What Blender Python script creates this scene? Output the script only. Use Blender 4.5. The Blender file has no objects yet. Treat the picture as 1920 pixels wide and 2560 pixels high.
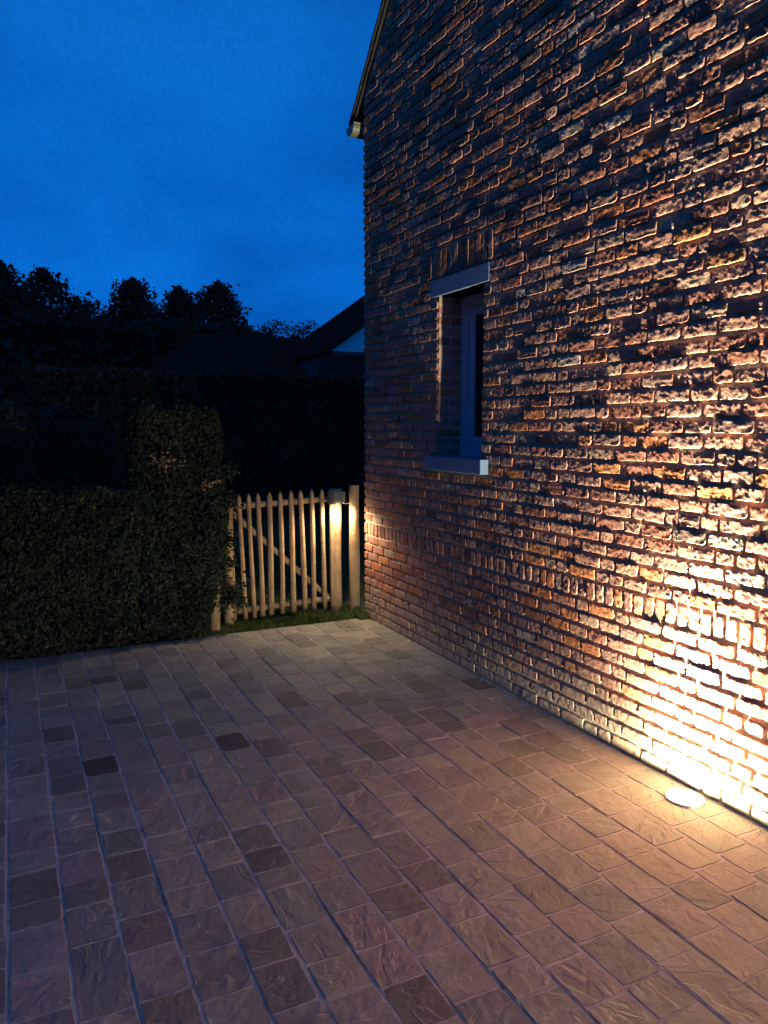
import bpy, math, random
import numpy as np
from mathutils import Vector, Matrix, Euler
rad = math.radians
S = bpy.context.scene
COL = S.collection
rs = np.random.RandomState(7)
random.seed(7)

# ------------------------------------------------------------------ camera
W = 2.654            # plane of the brick gable (x)
YC = 5.82            # far corner of the house
FP = 1923.0          # focal length in pixels of the 1920 wide photograph
TH, PSI, CH = rad(6.379), rad(26.006), 1.6
cam = bpy.data.cameras.new('camera'); camo = bpy.data.objects.new('camera', cam); COL.objects.link(camo)
camo.location = (0, 0, CH); camo.rotation_euler = (math.pi/2 - TH, 0, -PSI)
cam.sensor_fit = 'HORIZONTAL'; cam.sensor_width = 36; cam.lens = 36*FP/1920
cam.clip_start = 0.05; cam.clip_end = 600
S.camera = camo
Fv = np.array([math.sin(PSI)*math.cos(TH), math.cos(PSI)*math.cos(TH), -math.sin(TH)])
Rv = np.array([math.cos(PSI), -math.sin(PSI), 0.0]); Uv = np.cross(Rv, Fv)
def proj(P):
    v = np.asarray(P, float) - np.array([0, 0, CH]); z = v @ Fv
    return np.stack([960 + FP*(v @ Rv)/z, 1280 - FP*(v @ Uv)/z, z], -1)
def g2w(px, py):     # pixel of a point lying on the ground -> its x, y
    d = Fv*FP + Rv*(px-960) + Uv*(1280-py); t = -CH/d[2]
    return d[0]*t, d[1]*t

# ------------------------------------------------------------------ node helper
def NT(mat):
    mat.use_nodes = True; nt = mat.node_tree; nt.nodes.clear(); return nt
class N:
    def __init__(s, nt): s.nt = nt
    def __call__(s, typ, _in=None, **kw):
        n = s.nt.nodes.new(typ)
        for k, v in kw.items(): setattr(n, k, v)
        for k, v in (_in or {}).items():
            if hasattr(v, 'is_linked') or hasattr(v, 'links'): s.nt.links.new(v, n.inputs[k])
            else: n.inputs[k].default_value = v
        return n
    def math(s, op, a, b=None, c=None, clamp=False):
        n = s.nt.nodes.new('ShaderNodeMath'); n.operation = op; n.use_clamp = clamp
        for i, v in enumerate((a, b, c)):
            if v is None: continue
            if hasattr(v, 'links'): s.nt.links.new(v, n.inputs[i])
            else: n.inputs[i].default_value = v
        return n.outputs[0]
    def mix(s, f, a, b, mode='MIX'):
        n = s.nt.nodes.new('ShaderNodeMix'); n.data_type = 'RGBA'; n.blend_type = mode
        for i, v in ((0, f), (6, a), (7, b)):
            if hasattr(v, 'links'): s.nt.links.new(v, n.inputs[i])
            else: n.inputs[i].default_value = v if i == 0 else (*v[:3], 1)
        return n.outputs[2]
    def ramp(s, f, stops, interp='LINEAR'):
        n = s.nt.nodes.new('ShaderNodeValToRGB'); cr = n.color_ramp; cr.interpolation = interp
        while len(cr.elements) < len(stops): cr.elements.new(0.5)
        for e, (p, c) in zip(cr.elements, stops):
            e.position = p; e.color = (*c, 1) if len(c) == 3 else c
        s.nt.links.new(f, n.inputs[0]); return n.outputs[0]
    def noise(s, vec, scale, detail=3, rough=0.55, **kw):
        n = s.nt.nodes.new('ShaderNodeTexNoise'); s.nt.links.new(vec, n.inputs['Vector'])
        n.inputs['Scale'].default_value = scale; n.inputs['Detail'].default_value = detail
        n.inputs['Roughness'].default_value = rough
        for k, v in kw.items(): n.inputs[k].default_value = v
        return n.outputs['Fac']
def principled(nt, h, color, rough=0.85, normal=None, spec=0.3, **kw):
    p = h('ShaderNodeBsdfPrincipled'); o = h('ShaderNodeOutputMaterial')
    for k, v in (('Base Color', color), ('Roughness', rough), ('Specular IOR Level', spec)):
        if hasattr(v, 'links'): nt.links.new(v, p.inputs[k])
        elif k == 'Base Color': p.inputs[k].default_value = (*v, 1)
        else: p.inputs[k].default_value = v
    for k, v in kw.items(): p.inputs[k.replace('_', ' ')].default_value = v
    if normal is not None: nt.links.new(normal, p.inputs['Normal'])
    nt.links.new(p.outputs[0], o.inputs['Surface']); return p
def bump(h, height, dist, strength=1.0, normal=None):
    b = h('ShaderNodeBump', {'Height': height, 'Distance': dist, 'Strength': strength})
    if normal is not None: h.nt.links.new(normal, b.inputs['Normal'])
    return b.outputs[0]

# ------------------------------------------------------------------ sky (blue hour, thin cloud)
SKY_STRENGTH = 0.87
world = bpy.data.worlds.new('World'); S.world = world; world.use_nodes = True
nt = world.node_tree; nt.nodes.clear(); h = N(nt)
tc = h('ShaderNodeTexCoord')
sep = h('ShaderNodeSeparateXYZ', {'Vector': tc.outputs['Generated']})
up = h.math('MAXIMUM', sep.outputs['Z'], 0.0)
base = h.ramp(up, [(0.0, (0.0025, 0.140, 0.62)), (0.14, (0.0018, 0.135, 0.60)), (0.30, (0.0015, 0.124, 0.55)), (0.46, (0.002, 0.108, 0.47)), (0.66, (0.003, 0.080, 0.31)), (1.0, (0.004, 0.055, 0.19))])
div = h.math('ADD', up, 0.40)
cv = h('ShaderNodeCombineXYZ', {'X': h.math('DIVIDE', sep.outputs['X'], div), 'Y': h.math('DIVIDE', sep.outputs['Y'], div), 'Z': 0.3})
mp = h('ShaderNodeMapping', {'Vector': cv.outputs[0], 'Rotation': (0, 0, 0.5), 'Scale': (1.0, 1.3, 1)})
cl = h.noise(mp.outputs[0], 1.9, 4, 0.5, Distortion=0.4)
cloud = h.ramp(cl, [(0.34, (0.66, 0.72, 0.77)), (0.50, (0.95, 0.97, 0.98)), (0.66, (1.4, 1.24, 1.17))])
gr = h.noise(tc.outputs['Generated'], 230, 2, 0.6)
grain = h.ramp(gr, [(0.35, (0.90, 0.93, 0.93)), (0.65, (1.1, 1.07, 1.07))])
sky = h.mix(1.0, h.mix(1.0, base, cloud, 'MULTIPLY'), grain, 'MULTIPLY')
nish = h('ShaderNodeTexSky'); nish.sky_type = 'NISHITA'; nish.sun_disc = False
nish.sun_elevation = rad(-4); nish.sun_rotation = rad(200)
addn = h.mix(0.003, sky, nish.outputs[0], 'ADD')
bg = h('ShaderNodeBackground', {'Color': addn, 'Strength': SKY_STRENGTH})
nt.links.new(bg.outputs[0], h('ShaderNodeOutputWorld').inputs['Surface'])

# view
S.view_settings.view_transform = 'Standard'; S.view_settings.look = 'None'
S.view_settings.exposure = 0.22; S.view_settings.gamma = 1.0
try: S.view_settings.use_curve_mapping = False
except Exception: pass
S.render.engine = 'CYCLES'
S.cycles.use_denoising = True
S.cycles.max_bounces = 8; S.cycles.diffuse_bounces = 5
S.cycles.sample_clamp_indirect = 6.0

# lamp settings (each lamp itself is built with its fixture below)
UPLIGHT_W = 900.0; UPLIGHT2_W = 1180.0; GATELIGHT_W = 31.0
WARM = (1.0, 0.95, 0.78)
def lamp_light(name, loc, watts, color, stops, axis='UP', radius=0.016):
    L = bpy.data.lights.new(name, 'POINT'); L.energy = watts; L.color = color; L.shadow_soft_size = radius
    L.use_nodes = True; nt = L.node_tree; nt.nodes.clear(); h = N(nt)
    tcn = h('ShaderNodeTexCoord'); sp = h('ShaderNodeSeparateXYZ', {'Vector': tcn.outputs['Normal']})
    z = sp.outputs['Z'] if axis == 'UP' else h.math('MULTIPLY', sp.outputs['Z'], -1.0)
    ang = h.math('DIVIDE', h.math('ARCCOSINE', h.math('MINIMUM', h.math('MAXIMUM', z, -1.0), 1.0)), math.pi)
    f = h.ramp(ang, [(a/180.0, (v, v, v)) for a, v in stops])
    em = h('ShaderNodeEmission', {'Color': (*color, 1), 'Strength': f})
    nt.links.new(em.outputs[0], h('ShaderNodeOutputLight').inputs['Surface'])
    o = bpy.data.objects.new(name, L); COL.objects.link(o); o.location = loc
    return o

# ------------------------------------------------------------------ mesh helpers
def mesh(name, V, Fc, mat=None, smooth=False):
    me = bpy.data.meshes.new(name)
    V = np.asarray(V, dtype=np.float32)
    if isinstance(Fc, np.ndarray):
        n, k = Fc.shape
        me.vertices.add(len(V)); me.vertices.foreach_set('co', V.ravel())
        me.loops.add(n*k); me.loops.foreach_set('vertex_index', Fc.astype(np.int32).ravel())
        me.polygons.add(n)
        me.polygons.foreach_set('loop_start', np.arange(0, n*k, k, dtype=np.int32))
        me.polygons.foreach_set('loop_total', np.full(n, k, dtype=np.int32))
        me.update(calc_edges=True)
    else:
        me.from_pydata([tuple(v) for v in V.tolist()], [], Fc)
        me.update()
    me.polygons.foreach_set('use_smooth', np.full(len(me.polygons), bool(smooth)))
    if mat: me.materials.append(mat)
    me.validate()
    return me
def soft(me, deg=28):
    me.polygons.foreach_set('use_smooth', np.ones(len(me.polygons), dtype=bool)); me.set_sharp_from_angle(angle=rad(deg)); return me
def obj(name, me, parent=None, loc=None, rot=None, scale=None, **props):
    o = bpy.data.objects.new(name, me); COL.objects.link(o)
    if parent is not None: o.parent = parent
    if loc is not None: o.location = loc
    if rot is not None: o.rotation_euler = rot
    if scale is not None: o.scale = scale
    for k, v in props.items(): o[k] = v
    return o
def thing(name, label, cat, loc=(0, 0, 0), group=None):
    o = obj(name, None, loc=loc, label=label, category=cat)
    if group: o['group'] = group
    return o
class MB:
    """collects plain shapes into one mesh"""
    def __init__(s): s.V = []; s.F = []
    def add(s, V, F):
        b = len(s.V); s.V += [tuple(map(float, v)) for v in V]; s.F += [tuple(i+b for i in f) for f in F]; return s
    def box(s, x0, x1, y0, y1, z0, z1, bev=0.0):
        if bev <= 0:
            V = [(x, y, z) for z in (z0, z1) for y in (y0, y1) for x in (x0, x1)]
            return s.add(V, [(0, 2, 3, 1), (4, 5, 7, 6), (0, 1, 5, 4), (2, 6, 7, 3), (0, 4, 6, 2), (1, 3, 7, 5)])
        import bmesh
        bm = bmesh.new(); bmesh.ops.create_cube(bm, size=1)
        for v in bm.verts: v.co = ((x0+x1)/2+v.co.x*(x1-x0), (y0+y1)/2+v.co.y*(y1-y0), (z0+z1)/2+v.co.z*(z1-z0))
        bmesh.ops.bevel(bm, geom=bm.edges[:], offset=bev, segments=2, affect='EDGES', profile=0.6)
        bm.verts.index_update()
        s.add([v.co[:] for v in bm.verts], [tuple(v.index for v in f.verts) for f in bm.faces]); bm.free(); return s
    def tube(s, P, R, n=8, cap=True):
        P = [Vector(p) for p in P]; R = R if hasattr(R, '__len__') else [R]*len(P)
        V = []; F = []
        for i, p in enumerate(P):
            t = (P[min(i+1, len(P)-1)] - P[max(i-1, 0)]).normalized()
            a = t.cross(Vector((0.31, 0.95, 0.05)) if abs(t.y) < 0.9 else Vector((1, 0, 0))).normalized(); b = t.cross(a)
            for k in range(n):
                q = 2*math.pi*k/n; V.append(p + (a*math.cos(q) + b*math.sin(q))*R[i])
        for i in range(len(P)-1):
            for k in range(n):
                k2 = (k+1) % n; F.append((i*n+k, i*n+k2, (i+1)*n+k2, (i+1)*n+k))
        if cap: F.append(tuple(range(n))[::-1]); F.append(tuple((len(P)-1)*n+k for k in range(n)))
        return s.add(V, F)
    def lathe(s, c, prof, n=24, axis='Z'):
        V = []; F = []
        for r, z in prof:
            for k in range(n):
                q = 2*math.pi*k/n; V.append((c[0]+r*math.cos(q), c[1]+r*math.sin(q), c[2]+z))
        for i in range(len(prof)-1):
            for k in range(n):
                k2 = (k+1) % n; F.append((i*n+k, i*n+k2, (i+1)*n+k2, (i+1)*n+k))
        return s.add(V, F)
    def mesh(s, name, mat=None, smooth=False): return mesh(name, s.V, s.F, mat, smooth)

def vnoise(P, scale, seed, octaves=3):
    """cheap smooth value noise: sums of rotated sines"""
    r = np.random.RandomState(seed); out = np.zeros(len(P)); amp = 1.0; tot = 0
    for o in range(octaves):
        for k in range(4):
            d = r.normal(size=P.shape[1]); d /= np.linalg.norm(d)
            out += amp*np.sin(P @ d * scale*(2**o)*r.uniform(0.7, 1.4) + r.uniform(0, 6.28))
            tot += amp
        amp *= 0.6
    return out/tot*1.8

# ------------------------------------------------------------------ materials
def mat_brick(name, smear=0.0):
    m = bpy.data.materials.new(name); nt = NT(m); h = N(nt)
    geo = h('ShaderNodeNewGeometry'); oi = h('ShaderNodeObjectInfo'); P = geo.outputs['Position']
    r1 = h.math('FRACT', h.math('ADD', oi.outputs['Random'], geo.outputs['Random Per Island']))
    r2 = h.math('FRACT', h.math('MULTIPLY', r1, 17.31)); r3 = h.math('FRACT', h.math('MULTIPLY', r1, 53.77))
    c = h.ramp(r1, [(0.00, (0.36, 0.155, 0.115)), (0.17, (0.42, 0.22, 0.165)), (0.34, (0.47, 0.18, 0.09)),
                    (0.43, (0.39, 0.21, 0.17)), (0.58, (0.43, 0.27, 0.20)), (0.63, (0.41, 0.205, 0.16)),
                    (0.75, (0.47, 0.20, 0.095)), (0.79, (0.34, 0.20, 0.17)), (0.885, (0.43, 0.33, 0.27)),
                    (0.91, (0.31, 0.125, 0.09)), (0.985, (0.16, 0.11, 0.10))], 'CONSTANT')
    n1 = h.noise(P, 22, 4, 0.6); n2 = h.noise(P, 75, 5, 0.65); n3 = h.noise(P, 9, 3)
    c = h.mix(1.0, c, h.ramp(n1, [(0.3, (0.72, 0.70, 0.70)), (0.7, (1.22, 1.2, 1.18))]), 'MULTIPLY')
    # lime and mortar left on the faces of the reclaimed bricks
    lime = h.ramp(h.math('ADD', h.math('ADD', n1, h.math('MULTIPLY', n3, 0.8)), h.math('MULTIPLY', r2, 0.42)), [(1.10-smear, (0, 0, 0)), (1.38-smear, (0.7, 0.7, 0.7))])
    zz = h('ShaderNodeSeparateXYZ', {'Vector': P}).outputs['Z']
    foot = h.math('MULTIPLY', h.math('SUBTRACT', 1.0, h.math('DIVIDE', zz, 0.40), clamp=True), h.math('ADD', 0.35, n3), clamp=True)
    lime = h.math('MAXIMUM', lime, h.math('MULTIPLY', foot, h.ramp(n1, [(0.3, (0.35, 0.35, 0.35)), (0.65, (1, 1, 1))])))
    c = h.mix(lime, c, (0.56, 0.49, 0.37))
    c = h.mix(h.ramp(n2, [(0.24, (0.55, 0.55, 0.55)), (0.36, (0, 0, 0))]), c, (0.10, 0.07, 0.06))
    vor = h('ShaderNodeTexVoronoi', {'Vector': P, 'Scale': 120.0}); 
    hh = h.math('ADD', h.math('MULTIPLY', n2, 0.7), h.math('ADD', h.math('MULTIPLY', h.noise(P, 34, 4, 0.6), 1.3), h.math('MULTIPLY', vor.outputs['Distance'], 0.12)))
    principled(nt, h, c, 0.92, bump(h, hh, 0.0024, 0.85), 0.12); return m
def mat_mortar():
    m = bpy.data.materials.new('lime_mortar'); nt = NT(m); h = N(nt)
    P = h('ShaderNodeNewGeometry').outputs['Position']
    n1 = h.noise(P, 30, 5, 0.65); n2 = h.noise(P, 160, 3, 0.6)
    c = h.ramp(n1, [(0.3, (0.34, 0.28, 0.21)), (0.7, (0.52, 0.45, 0.35))])
    principled(nt, h, c, 0.95, bump(h, h.math('ADD', n1, h.math('MULTIPLY', n2, 0.3)), 0.004, 0.8), 0.1); return m
def mat_paving():
    m = bpy.data.materials.new('riven_sandstone'); nt = NT(m); h = N(nt)
    geo = h('ShaderNodeNewGeometry'); oi = h('ShaderNodeObjectInfo'); P = geo.outputs['Position']
    att = h('ShaderNodeAttribute', attribute_name='dark'); att2 = h('ShaderNodeAttribute', attribute_name='dark', attribute_type='OBJECT')
    dark = h.math('MAXIMUM', att.outputs['Fac'], att2.outputs['Fac'])
    r1 = h.math('FRACT', h.math('ADD', oi.outputs['Random'], geo.outputs['Random Per Island']))
    r2 = h.math('MULTIPLY', h.math('FRACT', h.math('MULTIPLY', r1, 31.7)), 40.0)
    ang = h.math('MULTIPLY', h.math('FRACT', h.math('MULTIPLY', r1, 77.3)), 3.14)
    c = h.ramp(r1, [(0.0, (0.33, 0.315, 0.25)), (0.14, (0.285, 0.28, 0.23)), (0.28, (0.355, 0.315, 0.26)), (0.42, (0.30, 0.305, 0.235)),
                    (0.55, (0.38, 0.35, 0.26)), (0.68, (0.255, 0.26, 0.22)), (0.8, (0.345, 0.295, 0.25)), (0.9, (0.41, 0.39, 0.29)), (0.96, (0.22, 0.21, 0.17))], 'CONSTANT')
    off = h('ShaderNodeCombineXYZ', {'X': r2, 'Y': r2, 'Z': r2})
    vr = h('ShaderNodeVectorRotate', {'Vector': P, 'Angle': ang}); vr.rotation_type = 'Z_AXIS'
    va = h('ShaderNodeVectorMath', {0: vr.outputs[0], 1: off.outputs[0]}); va.operation = 'ADD'
    mp = h('ShaderNodeMapping', {'Vector': va.outputs[0], 'Scale': (0.6, 1.5, 1.0)})
    n1 = h.noise(mp.outputs[0], 6, 4, 0.5, Distortion=0.9)
    n2 = h.noise(P, 120, 4, 0.65); n3 = h.noise(va.outputs[0], 7, 3)
    n4 = h.noise(P, 26, 5, 0.7)
    c = h.mix(1.0, c, h.ramp(n1, [(0.3, (0.80, 0.79, 0.78)), (0.7, (1.18, 1.18, 1.2))]), 'MULTIPLY')
    c = h.mix(1.0, c, h.ramp(n4, [(0.3, (0.84, 0.84, 0.84)), (0.7, (1.13, 1.12, 1.1))]), 'MULTIPLY')
    # riven terraces: layered steps, with a mineral vein along some of the step edges
    st = h.math('MULTIPLY', n1, 5.0); fl = h.math('FLOOR', st); fr = h.math('SUBTRACT', st, fl)
    step = h.math('ADD', fl, h.math('SMOOTH_MIN', h.math('MULTIPLY', fr, 6.0), 1.0, 0.3))
    vein = h.math('MULTIPLY', h.ramp(fr, [(0.0, (1, 1, 1)), (0.10, (0, 0, 0)), (1.0, (0, 0, 0))]), h.ramp(n3, [(0.42, (0, 0, 0)), (0.56, (0.8, 0.8, 0.8))]))
    c = h.mix(vein, c, (0.50, 0.43, 0.36))
    c = h.mix(h.ramp(n3, [(0.64, (0, 0, 0)), (0.78, (0.4, 0.4, 0.4))]), c, (0.38, 0.29, 0.17))
    c = h.mix(h.math('MULTIPLY', dark, 0.9), c, (0.075, 0.058, 0.048))
    hh = h.math('ADD', h.math('MULTIPLY', step, 0.42), h.math('ADD', h.math('MULTIPLY', n1, 0.8), h.math('ADD', h.math('MULTIPLY', n2, 0.42), h.math('MULTIPLY', n4, 0.6))))
    rough = h.ramp(n4, [(0.3, (0.62, 0.62, 0.62)), (0.7, (0.82, 0.82, 0.82))])
    principled(nt, h, c, rough, bump(h, hh, 0.0036, 0.9), 0.3); return m
def mat_sand():
    m = bpy.data.materials.new('joint_sand'); nt = NT(m); h = N(nt)
    P = h('ShaderNodeNewGeometry').outputs['Position']; n1 = h.noise(P, 18, 5, 0.7); n2 = h.noise(P, 260, 3, 0.7)
    c = h.ramp(n1, [(0.32, (0.30, 0.27, 0.23)), (0.45, (0.55, 0.50, 0.44)), (0.7, (0.66, 0.61, 0.54))])
    principled(nt, h, c, 0.95, bump(h, h.math('ADD', n1, h.math('MULTIPLY', n2, 0.5)), 0.004), 0.1); return m
def mat_simple(name, col, rough=0.7, var=0.15, scale=12, metallic=0.0, bd=0.0, spec=0.3, stretch=(1, 1, 1), col2=None):
    m = bpy.data.materials.new(name); nt = NT(m); h = N(nt)
    P = h('ShaderNodeNewGeometry').outputs['Position']; mp = h('ShaderNodeMapping', {'Vector': P, 'Scale': stretch})
    n1 = h.noise(mp.outputs[0], scale, 5, 0.62)
    a = tuple(c*(1-var) for c in col); b = tuple(min(1, c*(1+var)) for c in (col2 or col))
    c = h.ramp(n1, [(0.3, a), (0.7, b)])
    principled(nt, h, c, rough, bump(h, n1, bd) if bd else None, spec, Metallic=metallic); return m
def mat_leaf(name, cols, rough=0.5, trans=0.15):
    m = bpy.data.materials.new(name); nt = NT(m); h = N(nt)
    geo = h('ShaderNodeNewGeometry'); P = geo.outputs['Position']
    c = h.ramp(geo.outputs['Random Per Island'], cols, 'CONSTANT')
    n = h.noise(P, 3.0, 3)
    c = h.mix(1.0, c, h.ramp(n, [(0.3, (0.6, 0.6, 0.6)), (0.7, (1.3, 1.3, 1.3))]), 'MULTIPLY')
    p = principled(nt, h, c, rough, None, 0.35)
    t = h('ShaderNodeBsdfTranslucent', {'Color': c}); mx = h('ShaderNodeMixShader', {'Fac': trans})
    nt.links.new(p.outputs[0], mx.inputs[1]); nt.links.new(t.outputs[0], mx.inputs[2])
    nt.links.new(mx.outputs[0], [x for x in nt.nodes if x.type == 'OUTPUT_MATERIAL'][0].inputs['Surface']); return m
def mat_wood(name, c1, c2):
    m = bpy.data.materials.new(name); nt = NT(m); h = N(nt)
    P = h('ShaderNodeNewGeometry').outputs['Position']; oi = h('ShaderNodeObjectInfo')
    mp = h('ShaderNodeMapping', {'Vector': P, 'Scale': (1, 1, 0.09)})
    n1 = h.noise(mp.outputs[0], 150, 4, 0.6); n2 = h.noise(P, 9, 4, 0.6)
    c = h.mix(h.ramp(n1, [(0.3, (0, 0, 0)), (0.7, (1, 1, 1))]), c1, c2)
    c = h.mix(1.0, c, h.ramp(n2, [(0.3, (0.62, 0.60, 0.56)), (0.6, (1.08, 1.08, 1.05))]), 'MULTIPLY')
    c = h.mix(h.math('MULTIPLY', oi.outputs['Random'], 0.35), c, (0.24, 0.17, 0.11))
    kn = h.noise(P, 38, 2); c = h.mix(h.ramp(kn, [(0.26, (0.8, 0.8, 0.8)), (0.33, (0, 0, 0))]), c, (0.10, 0.06, 0.04))
    principled(nt, h, c, 0.8, bump(h, n1, 0.002), 0.2); return m
def mat_emit(name, col, st):
    m = bpy.data.materials.new(name); nt = NT(m); h = N(nt)
    e = h('ShaderNodeEmission', {'Color': (*col, 1), 'Strength': st}); nt.links.new(e.outputs[0], h('ShaderNodeOutputMaterial').inputs[0]); return m

M_brick = mat_brick('reclaimed_brick'); M_mortar = mat_mortar(); M_pave = mat_paving(); M_sand = mat_sand()
M_blue = mat_simple('bluestone', (0.135, 0.20, 0.33), 0.75, 0.1, 40, bd=0.0008)
M_frame = mat_simple('painted_frame', (0.40, 0.50, 0.66), 0.45, 0.04, 20)
M_tile = mat_simple('clay_roof_tile', (0.035, 0.030, 0.024), 0.8, 0.35, 9, bd=0.004)
M_zinc = mat_simple('zinc', (0.27, 0.27, 0.22), 0.5, 0.15, 20, metallic=0.5)
M_steel = mat_simple('brushed_steel', (0.55, 0.54, 0.52), 0.35, 0.1, 60, metallic=1.0)
M_lampblk = mat_simple('lamp_housing', (0.09, 0.10, 0.11), 0.5, 0.2, 40)
M_wood = mat_wood('chestnut_wood', (0.38, 0.24, 0.13), (0.52, 0.35, 0.20))
M_post = mat_wood('pine_post', (0.34, 0.22, 0.12), (0.47, 0.33, 0.19))
M_soil = mat_simple('soil', (0.05, 0.045, 0.03), 0.95, 0.4, 6, bd=0.01)
M_lawn = mat_simple('lawn_soil', (0.045, 0.055, 0.022), 0.95, 0.4, 25, bd=0.01)
M_grass = mat_leaf('grass_blade', [(0.0, (0.09, 0.15, 0.03)), (0.35, (0.12, 0.18, 0.04)), (0.7, (0.07, 0.11, 0.025)), (0.88, (0.20, 0.18, 0.08))], 0.6, 0.3)
M_hedge = mat_leaf('hedge_leaf', [(0.0, (0.015, 0.026, 0.013)), (0.3, (0.024, 0.037, 0.018)), (0.62, (0.012, 0.020, 0.010)), (0.92, (0.040, 0.056, 0.030)), (0.99, (0.08, 0.08, 0.055))], 0.70, 0.10)
M_brown = mat_leaf('brown_leaf', [(0.0, (0.36, 0.22, 0.10)), (0.4, (0.28, 0.17, 0.08)), (0.75, (0.42, 0.28, 0.15))], 0.6, 0.25)
M_dark = mat_leaf('dark_leaf', [(0.0, (0.040, 0.048, 0.026)), (0.4, (0.055, 0.063, 0.032)), (0.8, (0.08, 0.085, 0.045))], 0.7, 0.1)
M_fir = mat_leaf('far_leaf', [(0.0, (0.028, 0.038, 0.020)), (0.5, (0.045, 0.055, 0.028))], 0.8, 0.1)
M_bark = mat_simple('bark', (0.06, 0.045, 0.035), 0.95, 0.3, 8, bd=0.01)
M_core = mat_simple('hedge_inner_shade', (0.018, 0.016, 0.010), 0.95, 0.3, 8)

# ------------------------------------------------------------------ ground, paving
gm = mesh('ground', [(-250, -250, -0.05), (250, -250, -0.05), (250, 350, -0.05), (-250, 350, -0.05)], [(0, 1, 2, 3)], M_soil)
obj('ground', gm, kind='structure')
EDGE = 5.765
gx = np.linspace(-9, 9, 91); gy = np.linspace(EDGE-0.005, 13, 73)
GX, GY = np.meshgrid(gx, gy); GP = np.stack([GX.ravel(), GY.ravel()], -1)
gz = -0.012 + 0.018*vnoise(GP, 5, 3) * np.clip((GP[:, 1]-EDGE)/0.3, 0, 1)
n0, n1_ = len(gx), len(gy); idx = np.arange(n0*n1_).reshape(n1_, n0)
Fq = np.stack([idx[:-1, :-1].ravel(), idx[:-1, 1:].ravel(), idx[1:, 1:].ravel(), idx[1:, :-1].ravel()], -1)
obj('lawn', mesh('lawn', np.column_stack([GP, gz]), Fq, M_lawn, True), kind='structure')
paving = None

def slab(L, D, T, nx, ny, seed, edge=0.004, relief=0.0012, chip=0.010, arris=0.0025, rough=0.0):
    """rough faced block: rectangle L x D in (u,v), face at +w, unit centred on 0; returns V (u,v,w) and quads"""
    r = np.random.RandomState(seed)
    u = np.linspace(-0.5, 0.5, nx+1); v = np.linspace(-0.5, 0.5, ny+1)
    # put the outer ring close to the edge for a rounded arris
    u[1] = -0.5 + arris*1.5/L; u[-2] = 0.5 - arris*1.5/L; v[1] = -0.5 + arris*1.5/D; v[-2] = 0.5 - arris*1.5/D
    Ug, Vg = np.meshgrid(u*L, v*D); P = np.stack([Ug.ravel(), Vg.ravel()], -1)
    P += 0  # copy
    w = relief*vnoise(P, 70, seed, 3) + relief*0.5*r.normal(size=len(P))
    tx, ty = r.normal(size=2)*relief*0.5
    if rough > 0:
        q_ = vnoise(P, 230, seed+9, 2); w += rough*q_ - rough*1.6*np.clip(vnoise(P, 95, seed+13, 2)-0.55, 0, 1)
    w += tx*P[:, 0]/(L/2) + ty*P[:, 1]/(D/2)
    au = np.abs(P[:, 0])/(L/2); av = np.abs(P[:, 1])/(D/2)
    border = (au > 0.999) | (av > 0.999)
    # rounded, chipped corners
    du = L/2 - np.abs(P[:, 0]); dv = D/2 - np.abs(P[:, 1])
    s = (chip - du) + (chip - dv)
    for sx in (-1, 1):
        for sy in (-1, 1):
            q = (np.sign(P[:, 0]) == sx) & (np.sign(P[:, 1]) == sy) & (du < chip) & (dv < chip)
            k = r.uniform(0.1, 0.9)
            amt = np.clip((chip-du[q])*(chip-dv[q])/chip**2, 0, 1)*chip*0.5*k
            P[q, 0] -= sx*amt; P[q, 1] -= sy*amt
    e = edge*(0.5+0.5*vnoise(P, 120, seed+50, 3)).clip(0, 1.6)
    inner = 1.0
    P[:, 0] -= np.sign(P[:, 0])*e*np.clip(1-du/(edge*6), 0, 1)
    P[:, 1] -= np.sign(P[:, 1])*e*np.clip(1-dv/(edge*6), 0, 1)
    if rough == 0: w = np.maximum(w, -0.0005)
    w[border] -= arris*r.uniform(0.4, 1.3, size=border.sum())
    idx = np.arange((nx+1)*(ny+1)).reshape(ny+1, nx+1)
    F = np.stack([idx[:-1, :-1].ravel(), idx[:-1, 1:].ravel(), idx[1:, 1:].ravel(), idx[1:, :-1].ravel()], -1)
    ring = list(idx[0, :]) + list(idx[1:, -1]) + list(idx[-1, -2::-1]) + list(idx[-2:0:-1, 0])
    b = len(P); n = len(ring)
    V = np.column_stack([P, w]); Vb = V[ring].copy(); Vb[:, 2] = -T
    V = np.vstack([V, Vb])
    sides = np.array([(ring[i], b+i, b+(i+1) % n, ring[(i+1) % n]) for i in range(n)])
    return V, np.vstack([F, sides])

def screen_area(C4):
    p = proj(C4)
    if (p[:, 2] < 0.2).any(): return 0.0
    x, y = p[:, 0], p[:, 1]
    if x.max() < 0 or x.min() > 1920 or y.max() < 0 or y.min() > 2560: return 0.0
    xc, yc = np.clip(x, 0, 1920), np.clip(y, 0, 2560)
    return 0.5*abs(np.dot(xc, np.roll(yc, -1)) - np.dot(yc, np.roll(xc, -1)))

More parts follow.
